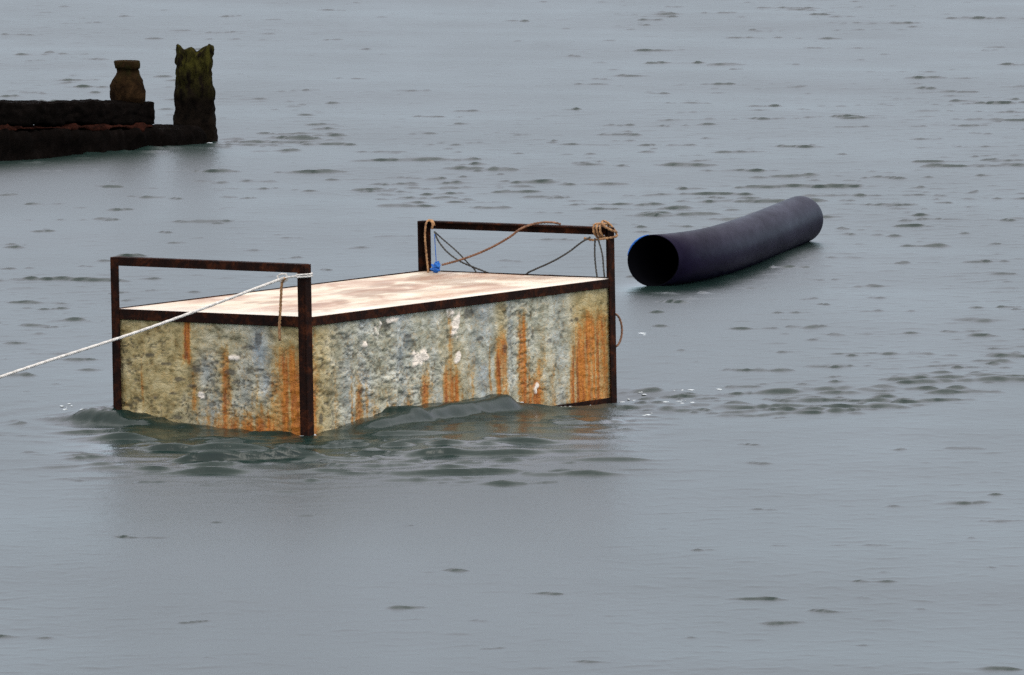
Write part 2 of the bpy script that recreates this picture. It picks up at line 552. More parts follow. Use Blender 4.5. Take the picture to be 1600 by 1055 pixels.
def build_sea():
    """One sheet: fine near the float, then growing steps out past the horizon.  Columns fan out with distance."""
    us = axis(-0.085, 0.085, 0.00028, 70, 1.28)
    ys_core = []
    y = 31.0
    while y < 82:
        ys_core.append(y)
        y += 0.0165 * (y / 34.0) ** 1.2
    ys = list(ys_core)
    s = 0.05
    while ys[-1] < 5000:
        s *= 1.28
        ys.append(ys[-1] + s)
    s, lo = 0.0165, [31.0]
    while lo[-1] > -400:
        s *= 1.28
        lo.append(lo[-1] - s)
    ys = np.array(lo[:0:-1] + ys)
    Y, U = np.meshgrid(ys, us, indexing='ij')
    X = U * np.clip(Y, 31, 82)
    fade = np.clip((0.098 - np.abs(U)) / 0.012, 0, 1) * np.clip((Y - 29.5) / 1.5, 0, 1) * np.clip((90 - Y) / 8, 0, 1)
    swell = wave_field(X, Y, 2.2, 6.0, 0.5, 7, 4) * 0.006 + wave_field(X, Y, 0.8, 1.8, 0.6, 9, 8) * 0.0013
    core = np.s_[np.searchsorted(ys, 29.0):np.searchsorted(ys, 92.0), np.searchsorted(us, -0.1):np.searchsorted(us, 0.1)]
    g = np.zeros_like(X)
    Xc, Yc = X[core], Y[core]
    wx, wy = 0.030 * fbm(Xc * 7, Yc * 3.5, 201, 2), 0.060 * fbm(Xc * 6, Yc * 4.0, 202, 2)
    fine = wave_field(Xc + wx, Yc + wy, 0.075, 0.17, 0.55, 26, 15)
    g[core] = wave_field(Xc + wx, Yc + wy, 0.12, 0.44, 0.34, 44, 12) + 0.38 * fine + 0.65 * wave_field(Xc + wx, Yc + wy, 0.35, 0.95, 0.24, 26, 19)
    chop = np.zeros_like(X)
    chop[core] = np.maximum(fine + 0.8 * wave_field(Xc - wx, Yc + wy, 0.16, 0.34, 0.45, 26, 16) - 0.4, 0)
    # the surface only breaks into sharp little crests where the field passes a threshold: low in choppy patches
    thr = 2.30 - 0.80 * np.clip(fbm(X * 0.5 + 3.1, Y * 0.11 + 1.7, 3, 3) * 2.2, -0.6, 1.2)
    thr += 0.52 + 0.16 * np.clip((38.5 - Y) / 2, 0, 1)
    for (u, v, ru, rv, d) in ((1060, 632, 130, 22, 1.35), (1200, 634, 130, 24, 1.5), (1330, 626, 130, 28, 1.6), (1450, 600, 120, 28, 1.5), (1570, 570, 100, 32, 1.2), (1340, 570, 160, 30, .6), (690, 300, 170, 30, .65), (110, 318, 190, 34, .55), (1090, 328, 130, 26, .7),
                              (430, 219, 120, 9, 1.7), (40, 257, 90, 8, 1.4), (150, 241, 90, 8, 1.5), (260, 233, 100, 7, 1.5), (1480, 290, 150, 40, .35), (420, 375, 120, 26, .4), (1050, 478, 60, 30, .6), (1040, 460, 50, 8, .9),
                              (100, 650, 90, 16, .8)):
        c = ground(u, v)
        rx, ry = ru * c.y / CAM_F, abs(ground(u, v - rv).y - ground(u, v + rv).y) / 2
        thr -= d * np.clip(.85 + .6 * fbm(X * 1.6, Y * .6, 211, 2), .35, 1.3) * np.exp(-((X - c.x) / rx) ** 2 - ((Y - c.y) / ry) ** 2)
    A = 0.0082
    bump = np.zeros_like(X)
    for (u, v, wpx, amp) in sea_details():
        c = ground(u, v)
        k = random.Random(int(u * 13 + v * 7))
        sx_ = wpx * c.y / CAM_F * 0.85
        yaw = k.gauss(0.0, 0.22)
        lam = 0.10 + amp * k.uniform(3.0, 5.0)
        yc = min(max(c.y, 31), 82)
        i0, i1 = np.searchsorted(ys, [c.y - 4 * lam - sx_, c.y + 4 * lam + sx_])
        j0, j1 = np.searchsorted(us, [(c.x - 1.8 * sx_) / yc, (c.x + 1.8 * sx_) / yc])
        if i1 <= i0 or j1 <= j0:
            continue
        x_, y_ = X[i0:i1, j0:j1] - c.x, Y[i0:i1, j0:j1] - c.y
        a = (x_ * math.cos(yaw) + y_ * math.sin(yaw)) / sx_
        b = -x_ * math.sin(yaw) + y_ * math.cos(yaw) + 0.2 * sx_ * a * a * k.uniform(-1, 1)
        bump[i0:i1, j0:j1] = np.maximum(bump[i0:i1, j0:j1], min(1.6, 0.55 + amp / 0.024) * np.exp(-(b / lam) ** 2) * np.exp(-np.abs(a) ** 2.4))
    e_ = np.maximum(g + 1.55 * bump - thr, 0)
    e_ = 3.0 * (1 - np.exp(-e_ ** 1.1 / 3.0))
    H = swell + A * e_ + 0.0014 * chop * np.clip(0.7 + 0.5 * (2.3 - thr), 0.45, 1.3)
    # ripples the float throws off, in its own axes
    P = np.stack([X - BOX_LOC.x, Y - BOX_LOC.y], -1)
    c_, s_ = math.cos(BOX_RZ), math.sin(BOX_RZ)
    lx, ly = P[..., 0] * c_ + P[..., 1] * s_, -P[..., 0] * s_ + P[..., 1] * c_
    dx, dy = np.abs(lx) - BOX_L / 2, np.abs(ly) - BOX_W / 2
    dist = np.sqrt(np.maximum(dx, 0) ** 2 + np.maximum(dy, 0) ** 2) + np.minimum(np.maximum(dx, dy), 0)
    warp = 0.10 * fbm(X * 2.5, Y * 1.6, 61, 3)
    H += 0.0045 * np.exp(-np.maximum(dist, 0) / 0.8) * np.sin(2 * math.pi * (dist + warp) / 0.27) * (dist > -0.1) \
        * np.clip(0.6 + fbm(X * 1.4, Y * 1.0, 71, 2), 0, 1.4)
    near = np.exp(-(np.maximum(dist - .6, 0) / 1.1) ** 2) * np.clip((BOX_LOC.y + .2 - Y) / .6, 0, 1) * (dist > -.1)
    near *= np.clip((X + 1.95) / .4, 0, 1) * np.clip((.72 - X) / .4, 0, 1)
    nc = np.s_[np.searchsorted(ys, 36.0):np.searchsorted(ys, 45.0), :]
    g2 = np.zeros_like(X)
    w2 = 0.05 * fbm(X[nc] * 5, Y[nc] * 3, 221, 2)
    g2[nc] = wave_field(X[nc] + w2, Y[nc] + w2, 0.14, 0.46, 0.26, 34, 77) + .3 * wave_field(X[nc], Y[nc] + w2, 0.07, 0.15, 0.4, 20, 78)
    amp_ = np.clip(0.7 + 0.9 * fbm(X * 1.1, Y * 1.5, 145, 2), 0.15, 1.4)
    H += near * amp_ * (0.0045 * g2 + 0.0175 * np.maximum(g2 - 0.6, 0) ** 1.1)
    # lumps of water riding up against the two near faces
    t = (lx + BOX_L / 2) / BOX_L                 # 0 at the near corner, 1 at the right post
    out = -(ly + BOX_W / 2)                      # outwards from the long face
    prof_t = np.interp(t, [-.1, .05, .12, .20, .33, .45, .57, .61, .64, .70, .80, .93, 1.05, 1.2],
                       [0, .000, .012, .040, .052, .054, .060, .066, .022, .006, -.010, -.030, -.032, 0])
    H += (prof_t + np.where(prof_t > .01, .005 * fbm(X * 9, Y * 8, 97, 3), 0)) * np.exp(-(np.maximum(out - 0.05, 0) / 0.045) ** 2) * (out > -0.35)
    te = (ly + BOX_W / 2) / BOX_W                # 0 at the near corner, 1 at the left post
    oe = -(lx + BOX_L / 2)
    prof_e = np.interp(te, [-.1, .0, .25, .5, .75, 1.0, 1.15, 1.35], [0, .0, -.008, .006, .026, .040, .030, 0])
    prof_e = prof_e + .012 * fbm(te * 9, oe * 8, 95, 3) * (te > .2) * (te < 1.3)
    H += prof_e * np.exp(-(np.maximum(oe - 0.05, 0) / 0.045) ** 2) * (oe > -0.3)
    H *= fade
    lean = np.clip(H - swell * fade, 0, .03)                # crests lean towards the shore
    me = grid_mesh('sea', np.stack([X, Y - 0.9 * lean, H], -1))
    sh = np.zeros_like(X)
    for (u, v) in ((1025, 452), (1065, 448), (1105, 438), (1145, 422), (1175, 412)):
        c = ground(u, v)
        sh = np.maximum(sh, np.exp(-((X - c.x) / .22) ** 2 - ((Y - c.y) / .75) ** 2))
    near = np.maximum(near, sh)
    me.attributes.new('lee', 'FLOAT', 'POINT').data.foreach_set('value', (near ** 2 * fade).reshape(-1).astype(np.float32))
    o = link_mesh('sea', me, M_WATER, smooth=True)
    o['kind'] = 'structure'
    return us, ys, H


XS, YS, HS = build_sea()


def sea_z(x, y):
    i, j = np.searchsorted(YS, y), np.searchsorted(XS, x / min(max(y, 31), 82))
    return float(HS[i, j])


# ------------------------------------------------------------------ the rusty float
crate = empty('floating_crate', BOX_LOC, 'rusty steel box float with pale wooden lid and upright end frames, half sunk',
              'float')
crate.matrix_world = BOX_M
HL, HW = BOX_L / 2, BOX_W / 2
DEPTH = 0.535
FL, TH = 0.041, 0.006       # angle-iron flange and thickness


def bars(name, boxes, mat=M_IRON, bevel=0.0018, label=None):
    bm = bmesh.new()
    for b in boxes:
        add_box(bm, *b, bevel=bevel)
    o = from_bm(name, bm, mat, crate)
    if label:
        o['label'] = label
    return o


def corner_post(sx_, sy_):
    """Angle iron whose two flanges lie along the two faces that meet here."""
    x0, y0 = sx_ * HL, sy_ * HW
    b1 = sorted((x0, x0 - sx_ * FL)) + sorted((y0, y0 - sy_ * TH)) + [-DEPTH - 0.012, BOX_HP]
    b2 = sorted((x0, x0 - sx_ * TH)) + sorted((y0 - sy_ * TH, y0 - sy_ * FL)) + [-DEPTH - 0.012, BOX_HP]
    return bars('corner_post', [b1, b2])


posts = {k: corner_post(*s) for k, s in (('L', (-1, 1)), ('F', (-1, -1)), ('R', (1, -1)), ('B', (1, 1)))}
for sx_ in (-1, 1):          # upper bars of the two end frames
    x0 = sx_ * HL
    bars('top_bar', [sorted((x0 + sx_ * .002, x0 - sx_ * TH)) + [-HW + FL - .012, HW - FL + .012, BOX_HP - 0.034, BOX_HP + .001],
                     sorted((x0 - sx_ * TH, x0 - sx_ * 0.042)) + [-HW + 0.012, HW - 0.012, BOX_HP - TH, BOX_HP + .001]])
RZ1 = 0.003
for sx_ in (-1, 1):          # rails round the lid
    x0 = sx_ * (HL - .002)
    bars('rim_rail', [sorted((x0, x0 - sx_ * TH)) + [-HW + FL, HW - FL, -0.040, RZ1]])
for sy_ in (-1, 1):
    y0 = sy_ * (HW - .002)
    bars('rim_rail', [[-HL + FL, HL - FL] + sorted((y0, y0 - sy_ * TH)) + [-0.038, RZ1 - (0.004 if sy_ < 0 else 0)]])
for sx_ in (-1, 1):          # rails round the bottom
    x0 = sx_ * (HL - .002)
    bars('bottom_rail', [sorted((x0, x0 - sx_ * TH)) + [-HW + FL, HW - FL, -DEPTH, -DEPTH + 0.034]])
for sy_ in (-1, 1):
    y0 = sy_ * (HW - .002)
    bars('bottom_rail', [[-HL + FL, HL - FL] + sorted((y0, y0 - sy_ * TH)) + [-DEPTH, -DEPTH + 0.034]])


def bump1(t, c, w, p=2.0):
    return np.exp(-np.abs((t - c) / w) ** p)


def panel(name, kind, origin, along, outward, length, seed, label=None):
    """A sheet as a fine relief grid; stains and crease darkening come as masks in its own t (along) and s (down) coordinates."""
    n, m = int(length / 0.0055), 100
    t, s = np.meshgrid(np.linspace(0, 1, n), np.linspace(0, 1, m), indexing='xy')
    x_, z_ = t * length, -s * 0.56
    wob = 0.008 * fbm(t * length * 20, s * 6, seed, 3)
    tw = t + wob
    rust, dark, chip, blue, tan = (np.zeros_like(t) for _ in range(5))
    drip = np.clip(.72 + .75 * fbm(t * length * 55, s * 1.6, seed + 21, 3), .25, 1.15)
    s2 = s / 0.86                                # 1 near the waterline
    if kind == 'side':
        for (c, w, s0, s1, a) in ((.010, .030, -.3, 1.2, .8), (.17, .012, .40, 1.1, .75), (.385, .016, .42, 1.1, .85), (.466, .024, .42, 1.1, .9),
                                  (.468, .008, .0, .6, .55), (.632, .017, .20, 1.1, 1.0), (.703, .018, .05, 1.2, .95), (.74, .034, .62, 1.2, .85),
                                  (.755, .012, .45, .8, .5), (.885, .028, .36, 1.2, 1.1), (.94, .070, .12, 1.2, 1.0), (.985, .02, .3, 1.2, .6),
                                  (.28, .008, .6, 1., .3), (.10, .006, .3, 1.0, .25), (.54, .006, .4, .9, .3), (.22, .014, .6, 1.2, .5), (.33, .010, .5, 1.2, .4), (.80, .008, .5, 1.2, .4)):
            ramp_ = np.clip((s2 - s0) / 0.22, 0, 1) * np.clip((s1 - s2) / 0.1, 0, 1)
            rust = np.maximum(rust, a * ramp_ * bump1(tw, c, w * (0.75 + 0.4 * s2), 3))
        for (c, w, a) in ((.135, .02, .5), (.19, .022, .55), (.31, .03, .7), (.57, .035, .75), (.66, .012, .6), (.82, .022, .5), (.42, .02, .4)):
            blue = np.maximum(blue, a * bump1(tw, c, w, 2) * np.clip(fbm(t * 30, s * 6, seed + 5, 3) * 1.2 + .7, 0, 1))
        tan = np.maximum.reduce([bump1(t, .93, .085, 4) * 1.0 * np.clip(1.2 - s2, .4, 1), bump1(t, .05, .05) * .9,
                                 .55 * np.clip(fbm(t * 9, s * 3, seed + 8, 4) + .15, 0, 1), .5 * np.clip((s2 - .7) / .4, 0, 1),
                                 0.8 * bump1(t, .63, .02) * (s2 < .5), .5 * bump1(t, .48, .05) * (s2 > .3)])
        chips = [(.232, .10, .013, .07), (.365, .38, .024, .06), (.352, .44, .014, .05), (.468, .04, .010, .06), (.48, .19, .012, .09),
                 (.19, .22, .008, .03), (.487, .44, .009, .05), (.746, .80, .010, .05), (.28, .04, .02, .02), (.49, .09, .006, .06)]
        darks = [(.275, .78, .013, .06), (.655, .36, .012, .05), (.735, .33, .010, .05), (.52, .08, .02, .05), (.26, .08, .012, .06), (.18, .62, .006, .04),
                 (.64, .45, .007, .09), (.79, .40, .012, .02), (.86, .16, .007, .04), (.87, .25, .02, .02), (.39, .98, .008, .06), (.05, .80, .006, .05),
                 (.56, .30, .012, .02), (.33, .20, .014, .02), (.24, .88, .01, .02)]
    else:
        for (c, w, s0, s1, a) in ((.375, .024, -.2, .40, .85), (.57, .026, .10, 1.3, .85), (.58, .07, .68, 1.3, .9), (.90, .085, .10, 1.3, 1.0),
                                  (.97, .02, .0, 1.3, .6), (.80, .20, .66, 1.3, .95), (.72, .02, .5, 1.3, .4), (.41, .02, .35, .8, .45), (.47, .02, .6, 1.1, .35),
                                  (.64, .015, .78, 1.2, .6), (.84, .014, .3, 1.2, .6)):
            ramp_ = np.clip((s2 - s0) / 0.22, 0, 1) * np.clip((s1 - s2) / 0.1, 0, 1)
            rust = np.maximum(rust, a * ramp_ * bump1(tw, c, w * (0.75 + 0.4 * s2), 3))
        for (c, w, sc_, sw, a) in ((.745, .055, .22, .24, .95), (.78, .04, .50, .14, .8), (.47, .045, .42, .16, .7), (.67, .05, .5, .3, .5), (.5, .06, .75, .2, .5)):
            blue = np.maximum(blue, a * bump1(tw, c, w) * bump1(s2, sc_, sw))
        tan = np.clip(.95 - .45 * bump1(t, .62, .22, 4) + .3 * fbm(t * 5, s * 3, seed + 8, 3), 0, 1)
        chips = [(.61, .29, .03, .025), (.44, .62, .022, .03), (.16, .86, .02, .015)]
        darks = [(.745, .12, .02, .07), (.60, .42, .035, .03), (.42, .40, .03, .03), (.33, .50, .03, .02), (.46, .70, .03, .03), (.33, .82, .03, .02),
                 (.20, .66, .02, .02), (.55, .12, .04, .015), (.7, .2, .05, .02), (.18, .30, .025, .02), (.5, .34, .05, .02), (.62, .5, .02, .015),
                 (.06, .35, .025, .012), (.26, .37, .03, .015), (.40, .55, .03, .015), (.1, .55, .02, .01), (.3, .62, .025, .012), (.75, .38, .03, .015)]
    rr_ = random.Random(seed)
    for _ in range(26 if kind == 'side' else 14):        # thin single runs of rust
        c, s0, w = rr_.random(), rr_.uniform(.05, .75), rr_.uniform(.003, .006) * (2.15 / length) ** .8
        rust = np.maximum(rust, rr_.uniform(.3, .65) * bump1(tw, c, w, 2) * np.clip((s2 - s0) / .3, 0, 1) * np.clip((s0 + rr_.uniform(.3, .9) - s2) / .15, 0, 1))
    rust = rust * drip
    jag = fbm(t * length * 38, s * 20, seed + 31, 3)
    for (c, sc_, wt, ws) in chips:
        r = ((t - c) / wt) ** 2 + ((s2 - sc_) / ws) ** 2
        chip = np.maximum(chip, np.clip((1.0 - r + 1.6 * jag) * 2.0, 0, 1) * (r < 2.2))
    for (c, sc_, wt, ws) in darks:
        r = ((t - c) / wt) ** 2 + ((s2 - sc_) / ws) ** 2
        dark = np.maximum(dark, np.clip((1.0 - r + 1.3 * jag) * 1.0, 0, .7) * (r < 2.2))
    # flaked, lumpy relief: overlapping scales, wider than high, undercut below
    u_, w_ = t * length, s * 0.56
    a1 = fbm(u_ * 20, w_ * 46, seed + 41, 3, .5)
    a2 = fbm(u_ * 60 + 9, w_ * 90, seed + 47, 3)
    ridge = 1 - np.abs(a1) * 2.2
    flake = np.clip(a1 * 1.6 + .4 * a2, -.6, .8)
    creep = np.clip((ridge - .70) * 3.4, 0, 1) * np.clip(.30 + fbm(u_ * 4, w_ * 4, seed + 51, 2) * 2.0, 0, 1)
    dark = np.maximum(dark, creep * (.62 if kind == 'side' else .7) * (1 - rust * .5))  # sunken creases of the relief coloured darker
    corr = 0.004 * np.cos(u_ / 0.152 * 2 * math.pi) if kind == 'side' else 0.0
    flat = np.clip(.75 + fbm(u_ * 3.5, w_ * 5, seed + 61, 2) * 1.3, .25, 1.1)
    relief = flat * (0.0046 * flake + 0.0012 * a2) - 0.006 * creep + corr + 0.004 * chip
    relief = relief * np.minimum(1, np.minimum(t, 1 - t) / 0.015) - 0.010
    A, O = Vector(along), Vector(outward)
    P = np.array(origin)[None, None, :] + x_[..., None] * np.array(A) + z_[..., None] * np.array((0, 0, 1)) + relief[..., None] * np.array(O)
    flip = A.cross(Vector((0, 0, -1))).dot(O) < 0
    me = grid_mesh(name, P, flip)
    for key, arr in (('rust', rust), ('dark', dark), ('chip', chip), ('blue', blue), ('tan', tan)):
        me.attributes.new(key, 'FLOAT', 'POINT').data.foreach_set('value', np.clip(arr, 0, 1).reshape(-1).astype(np.float32))
    o = link_mesh(name, me, M_PANEL, crate, smooth=True)
    md = o.modifiers.new('thickness', 'SOLIDIFY')
    md.thickness, md.offset = 0.003, -1
    if label:
        o['label'] = label
    return o


IN = TH + 0.001
panel('side_panel', 'side', (-HL + .004, -HW + IN, -0.036), (1, 0, 0), (0, -1, 0), BOX_L - .008, 100,
      'grey flaking long side panel with vertical orange rust streaks')
panel('side_panel', 'side', (-HL + .004, HW - IN, -0.036), (1, 0, 0), (0, 1, 0), BOX_L - .008, 200)
panel('end_panel', 'end', (-HL + IN, HW - .004, -0.037), (0, -1, 0), (-1, 0, 0), BOX_W - .008, 300,
      'tan mottled end panel rusting towards its right side')
panel('end_panel', 'end', (HL - IN, HW - .004, -0.037), (0, -1, 0), (1, 0, 0), BOX_W - .008, 400)
bars('bottom_plate', [[-HL + .03, HL - .03, -HW + .03, HW - .03, -DEPTH - .028, -DEPTH - .02]])

# wooden lid: a slightly warped board
n, m = 180, 90
gx, gy = np.meshgrid(np.linspace(-HL + TH + .004, HL - TH - .004, n), np.linspace(-HW + TH + .004, HW - TH - .004, m), indexing='xy')
zz = 0.0015 * fbm(gx * 2.2, gy * 4, 33, 3) - 0.001
me = grid_mesh('lid', np.stack([gx, gy, zz], -1))
st, pale = np.zeros_like(gx), np.zeros_like(gx)
jag = fbm(gx * 9, gy * 22, 77, 4)
for (u, v, a, b) in ((617, 446, .13, .02), (700, 440, .16, .02), (780, 437, .22, .02), (840, 437, .15, .015), (660, 436, .10, .03), (530, 472, .05, .02),
                     (690, 431, .1, .03), (580, 462, .12, .02), (300, 478, .2, .02), (420, 470, .15, .012), (512, 486, .04, .02), (880, 433, .1, .02),
                     (740, 446, .2, .012), (600, 455, .3, .02)):
    q = BOX_M.inverted() @ ground(u, v, 0.483)
    c_, s_ = math.cos(BOX_RZ), math.sin(BOX_RZ)
    ex, ey = (gx - q.x) * c_ - (gy - q.y) * s_, (gx - q.x) * s_ + (gy - q.y) * c_
    r = (ex / (a * .75)) ** 2 + (ey / (b * 5 + .03)) ** 2
    st = np.maximum(st, np.clip((1.15 - r + 1.7 * jag) * .9, 0, .9) * (r < 2.5))
edge = np.minimum(HL - np.abs(gx), HW - np.abs(gy))
st = np.maximum(st, np.clip((.030 - edge) / .02 + 1.6 * fbm(gx * 7, gy * 7, 79, 3) - .2, 0, .75) * (edge < .05))
pale = np.clip(bump1(gy, -HW, .10) * 1.1 + bump1(gx, -HL, .25) * .9 + .4 * jag, 0, 1)
for key, arr in (('stain', st), ('pale', pale)):
    me.attributes.new(key, 'FLOAT', 'POINT').data.foreach_set('value', np.clip(arr, 0, 1).reshape(-1).astype(np.float32))
lid = link_mesh('lid', me, M_LID, crate, smooth=True)
md = lid.modifiers.new('thickness', 'SOLIDIFY')
md.thickness, md.offset = 0.018, -1


def W(x, y, z):
    return BOX_M @ Vector((x, y, z))


# ------------------------------------------------------------------ ropes on the float
def wrap(x, y, z, r, turns, pitch, sq=0.8, n=14):
    """Turns round a corner post at local (x, y), starting at height z."""
    pts = []
    for i in range(int(turns * n) + 1):
        a = 2 * math.pi * i / n
        k = r * (1 + 0.10 * math.cos(4 * a))
        pts.append(W(x + k * math.cos(a), y + k * math.sin(a), z + pitch * i / n))
    return pts


# pale tow rope from the near corner post out to the left
cx, cy = -HL + .02, -HW + .02
knot_z = BOX_HP - 0.048
S0 = W(-HL - .012, -HW + .10, knot_z - .008)
far1 = at_depth(0, 589, 38.6)
dirn = (far1 - S0)
pts = [S0]
for k in range(1, 8):
    t = k / 7 * 3.4
    p = S0 + dirn * t
    p.z -= 0.012 * math.sin(min(t, 1) * math.pi) + 0.045 * max(0, t - 1) ** 2
    pts.append(p)
tow = empty('tow_rope', S0, 'taut pale rope tied to the near corner post, running down to the left edge', 'rope')
inv = Matrix.Translation(-S0)


def rope_part(name, paths, r, mat, parent, base, lay=0.05, plain=False, per=8):
    bm = bmesh.new()
    for p in paths:
        q = [v - base for v in catmull(p, per)]
        if plain:
            tube(bm, q, r, 8)
        else:
            rope(bm, q, r, lay)
    return from_bm(name, bm, mat, parent, True)


rope_part('line', [pts], 0.0066, M_TOW, tow, S0)
rope_part('knot', [wrap(cx, cy, knot_z - .006, 0.033, 2.1, .009),
                   [S0 + Vector((-.02, 0, .012)), S0 + Vector((.004, 0, .018)), S0 + Vector((.018, 0, 0)), S0 + Vector((0, 0, -.016)),
                    S0 + Vector((-.022, 0, -.008)), S0 + Vector((-.024, 0, .01))],
                   [S0, W(-HL - .014, -HW + .05, knot_z), W(-HL - .012, -HW + .012, knot_z + .002)]], 0.0046, M_TOW, tow, S0)
tail = [W(-HL - .016, -HW + d, knot_z + z) for d, z in ((.09, -.008), (.105, -.025), (.112, -.08), (.118, -.15), (.124, -.21), (.122, -.262))]
tl = rope_part('loose_end', [tail], 0.0065, M_TAN, tow, S0)
tl['label'] = 'greyish brown loose end hanging down the end panel'

# tan lashing on the right post's top, with its two hanging ends
B0 = W(HL, -HW, BOX_HP)
lash = empty('tan_lashing', B0, 'tan rope lashing knotted round the right top corner of the far frame', 'rope')
loops = []
for d in (0.035, 0.052, 0.069):
    loops.append([W(HL + dx_, -HW + d + .003 * math.sin(i), BOX_HP + dz_) for i, (dx_, dz_) in enumerate(
        ((.010, -.02), (.008, .010), (-.018, .013), (-.050, .010), (-.054, -.02), (-.020, -.048), (.008, -.045), (.010, -.02)))])
loops.append([W(HL + .008, -HW - .006, BOX_HP - .02), W(HL - .03, -HW - .012, BOX_HP - .012), W(HL - .05, -HW + .02, BOX_HP + .01),
              W(HL - .02, -HW + .045, BOX_HP + .026), W(HL + .008, -HW + .03, BOX_HP + .012), W(HL + .012, -HW - .004, BOX_HP - .03),
              W(HL - .02, -HW - .012, BOX_HP - .04), W(HL - .05, -HW + .03, BOX_HP - .046), W(HL - .02, -HW + .10, BOX_HP - .055),
              W(HL - .05, -HW + .12, BOX_HP - .046)])
rope_part('knot', loops, 0.0058, M_TAN, lash, B0)
ends = [[W(HL - .05, -HW + .06 + a, BOX_HP - .045), W(HL - .055, -HW + .06 + b, BOX_HP - .11), W(HL - .06, -HW + c, BOX_HP - .17), W(HL - .06, -HW + d, .006)]
        for a, b, c, d in ((.005, .004, .056, .050), (-.010, -.035, .016, .012))]
rp = rope_part('hanging_end', ends[:1], 0.0042, M_DARKCORD, lash, B0)
rp2 = rope_part('hanging_end', ends[1:], 0.0042, M_DARKCORD, lash, B0)


def far_frame(u, v, off=0.0):
    """Point in the plane of the far end frame seen at pixel (u, v), moved off metres towards the float's middle."""
    cp, sp = math.cos(CAM_PITCH), math.sin(CAM_PITCH)
    a, b = (u - 800) / CAM_F, (527.5 - v) / CAM_F
    r = Vector((a, cp + b * sp, -sp + b * cp))
    o = Vector((0, 0, CAM_H))
    n_ = (BOX_M.to_3x3() @ Vector((1, 0, 0)))
    q = W(HL - .02 - off, 0, 0)
    return o + r * ((q - o).dot(n_) / r.dot(n_))


def px_rope(name, label, cat, px, r, mat, lay=.04, plain=False):
    P3 = [far_frame(u, v, o) for (u, v, o) in px]
    e = empty(name, P3[0], label, cat)
    rope_part('line', [P3], r, mat, e, P3[0], lay, plain)
    return e


br = px_rope('brown_rope', 'brown rope slung from the blue tie up over the middle of the far top bar', 'rope',
             [(691, 414, .04), (716, 407, .045), (745, 397, .045), (775, 383, .04), (797, 370, .05), (813, 358, .055), (832, 350.5, .03), (850, 347.5, .01),
              (866, 348, .0), (876, 350.5, -.012)], .0058, M_BROWN)
px_rope('sagging_cord', 'dark cord sagging from the far left post top to the back edge of the lid', 'cord',
        [(679, 362, .02), (684, 375, .03), (694, 389, .035), (706, 400, .04), (722, 410, .045), (742, 418.5, .02), (756, 424, -.01), (764, 428, -.03), (770, 440, -.035)],
        .0045, M_DARKCORD)
px_rope('thin_line', 'thin blackish line slanting from the far left post across the sagging cord', 'cord',
        [(681, 364, .01), (692, 374, .015), (706, 386, .015), (720, 399, .015), (732, 412, .0), (742, 422, -.02), (748, 436, -.03)], .0040, M_DARKCORD)
px_rope('drooping_cord', 'dark cord drooping from the tan lashing to the back edge of the lid', 'cord',
        [(922, 371, .04), (908, 379, .03), (890, 393, .03), (872, 404, .03), (852, 414, .01), (836, 421, -.01), (824, 427, -.03), (816, 440, -.035)], .0048, M_DARKCORD)
# rope over the far left post, tied off in blue at its foot
e = empty('post_rope', far_frame(667, 347, .03), 'light brown rope looped over the far left post and hanging to its foot', 'rope')
b0 = e.location.copy()
rope_part('line', [[far_frame(u, v, o) for (u, v, o) in ((679, 352, .03), (676, 345, .02), (670, 344, .03), (665.5, 350, .055), (664, 368, .06), (665.5, 390, .06),
                                                         (667.5, 410, .06), (669, 424, .06), (667, 430, .08), (664, 434, .10))],
                   [far_frame(u, v, .05) for (u, v) in ((672, 344), (676, 349), (675, 358))]], .0052, M_TAN, e, b0)
e = empty('blue_tie', far_frame(681, 418, .05), 'bright blue cord bundled round the foot of the far left post', 'cord')
b0 = e.location.copy()
pth = []
for i in range(40):
    a = i * 0.9
    pth.append(far_frame(681 + 8.0 * math.cos(a) * (0.45 + .55 * math.sin(i * 1.7)), 418 + 8 * math.sin(i * 0.53) * (.5 + .5 * math.sin(i * 2.3)) + 2 * math.sin(a), .05 + .018 * math.sin(a)))
rope_part('bundle', [pth], .0048, M_BLUE, e, b0, plain=True, per=4)
rope_part('tail', [[far_frame(u, v, .03) for (u, v) in ((679, 366), (680, 385), (681, 400), (682, 414))]], .0018, M_BLUE, e, b0, plain=True)
# small loop hanging from the right post, at the near side
e = empty('rope_loop', W(HL, -HW, -.15), 'short brown rope loop hanging off the right corner post above the waterline', 'rope')
b0 = e.location.copy()
lp = [W(HL + .004, -HW + .01, -.150), W(HL + .026, -HW + .004, -.165), W(HL + .040, -HW, -.20), W(HL + .040, -HW, -.245), W(HL + .024, -HW + .004, -.28), W(HL + .004, -HW + .01, -.292)]
rope_part('line', [lp], .0055, M_BROWN, e, b0)

# ------------------------------------------------------------------ floating black pipe
PIPE_R = 0.125
cpx = [(1021, 407.5, .112), (1042, 406, .110), (1075, 402, .104), (1110, 395.5, .100), (1150, 383.5, .100), (1190, 368.5, .102), (1225, 353.5, .106), (1250, 343, .108)]
ctr = [ground(u, v, z) for u, v, z in cpx]
path = catmull(ctr, 10)
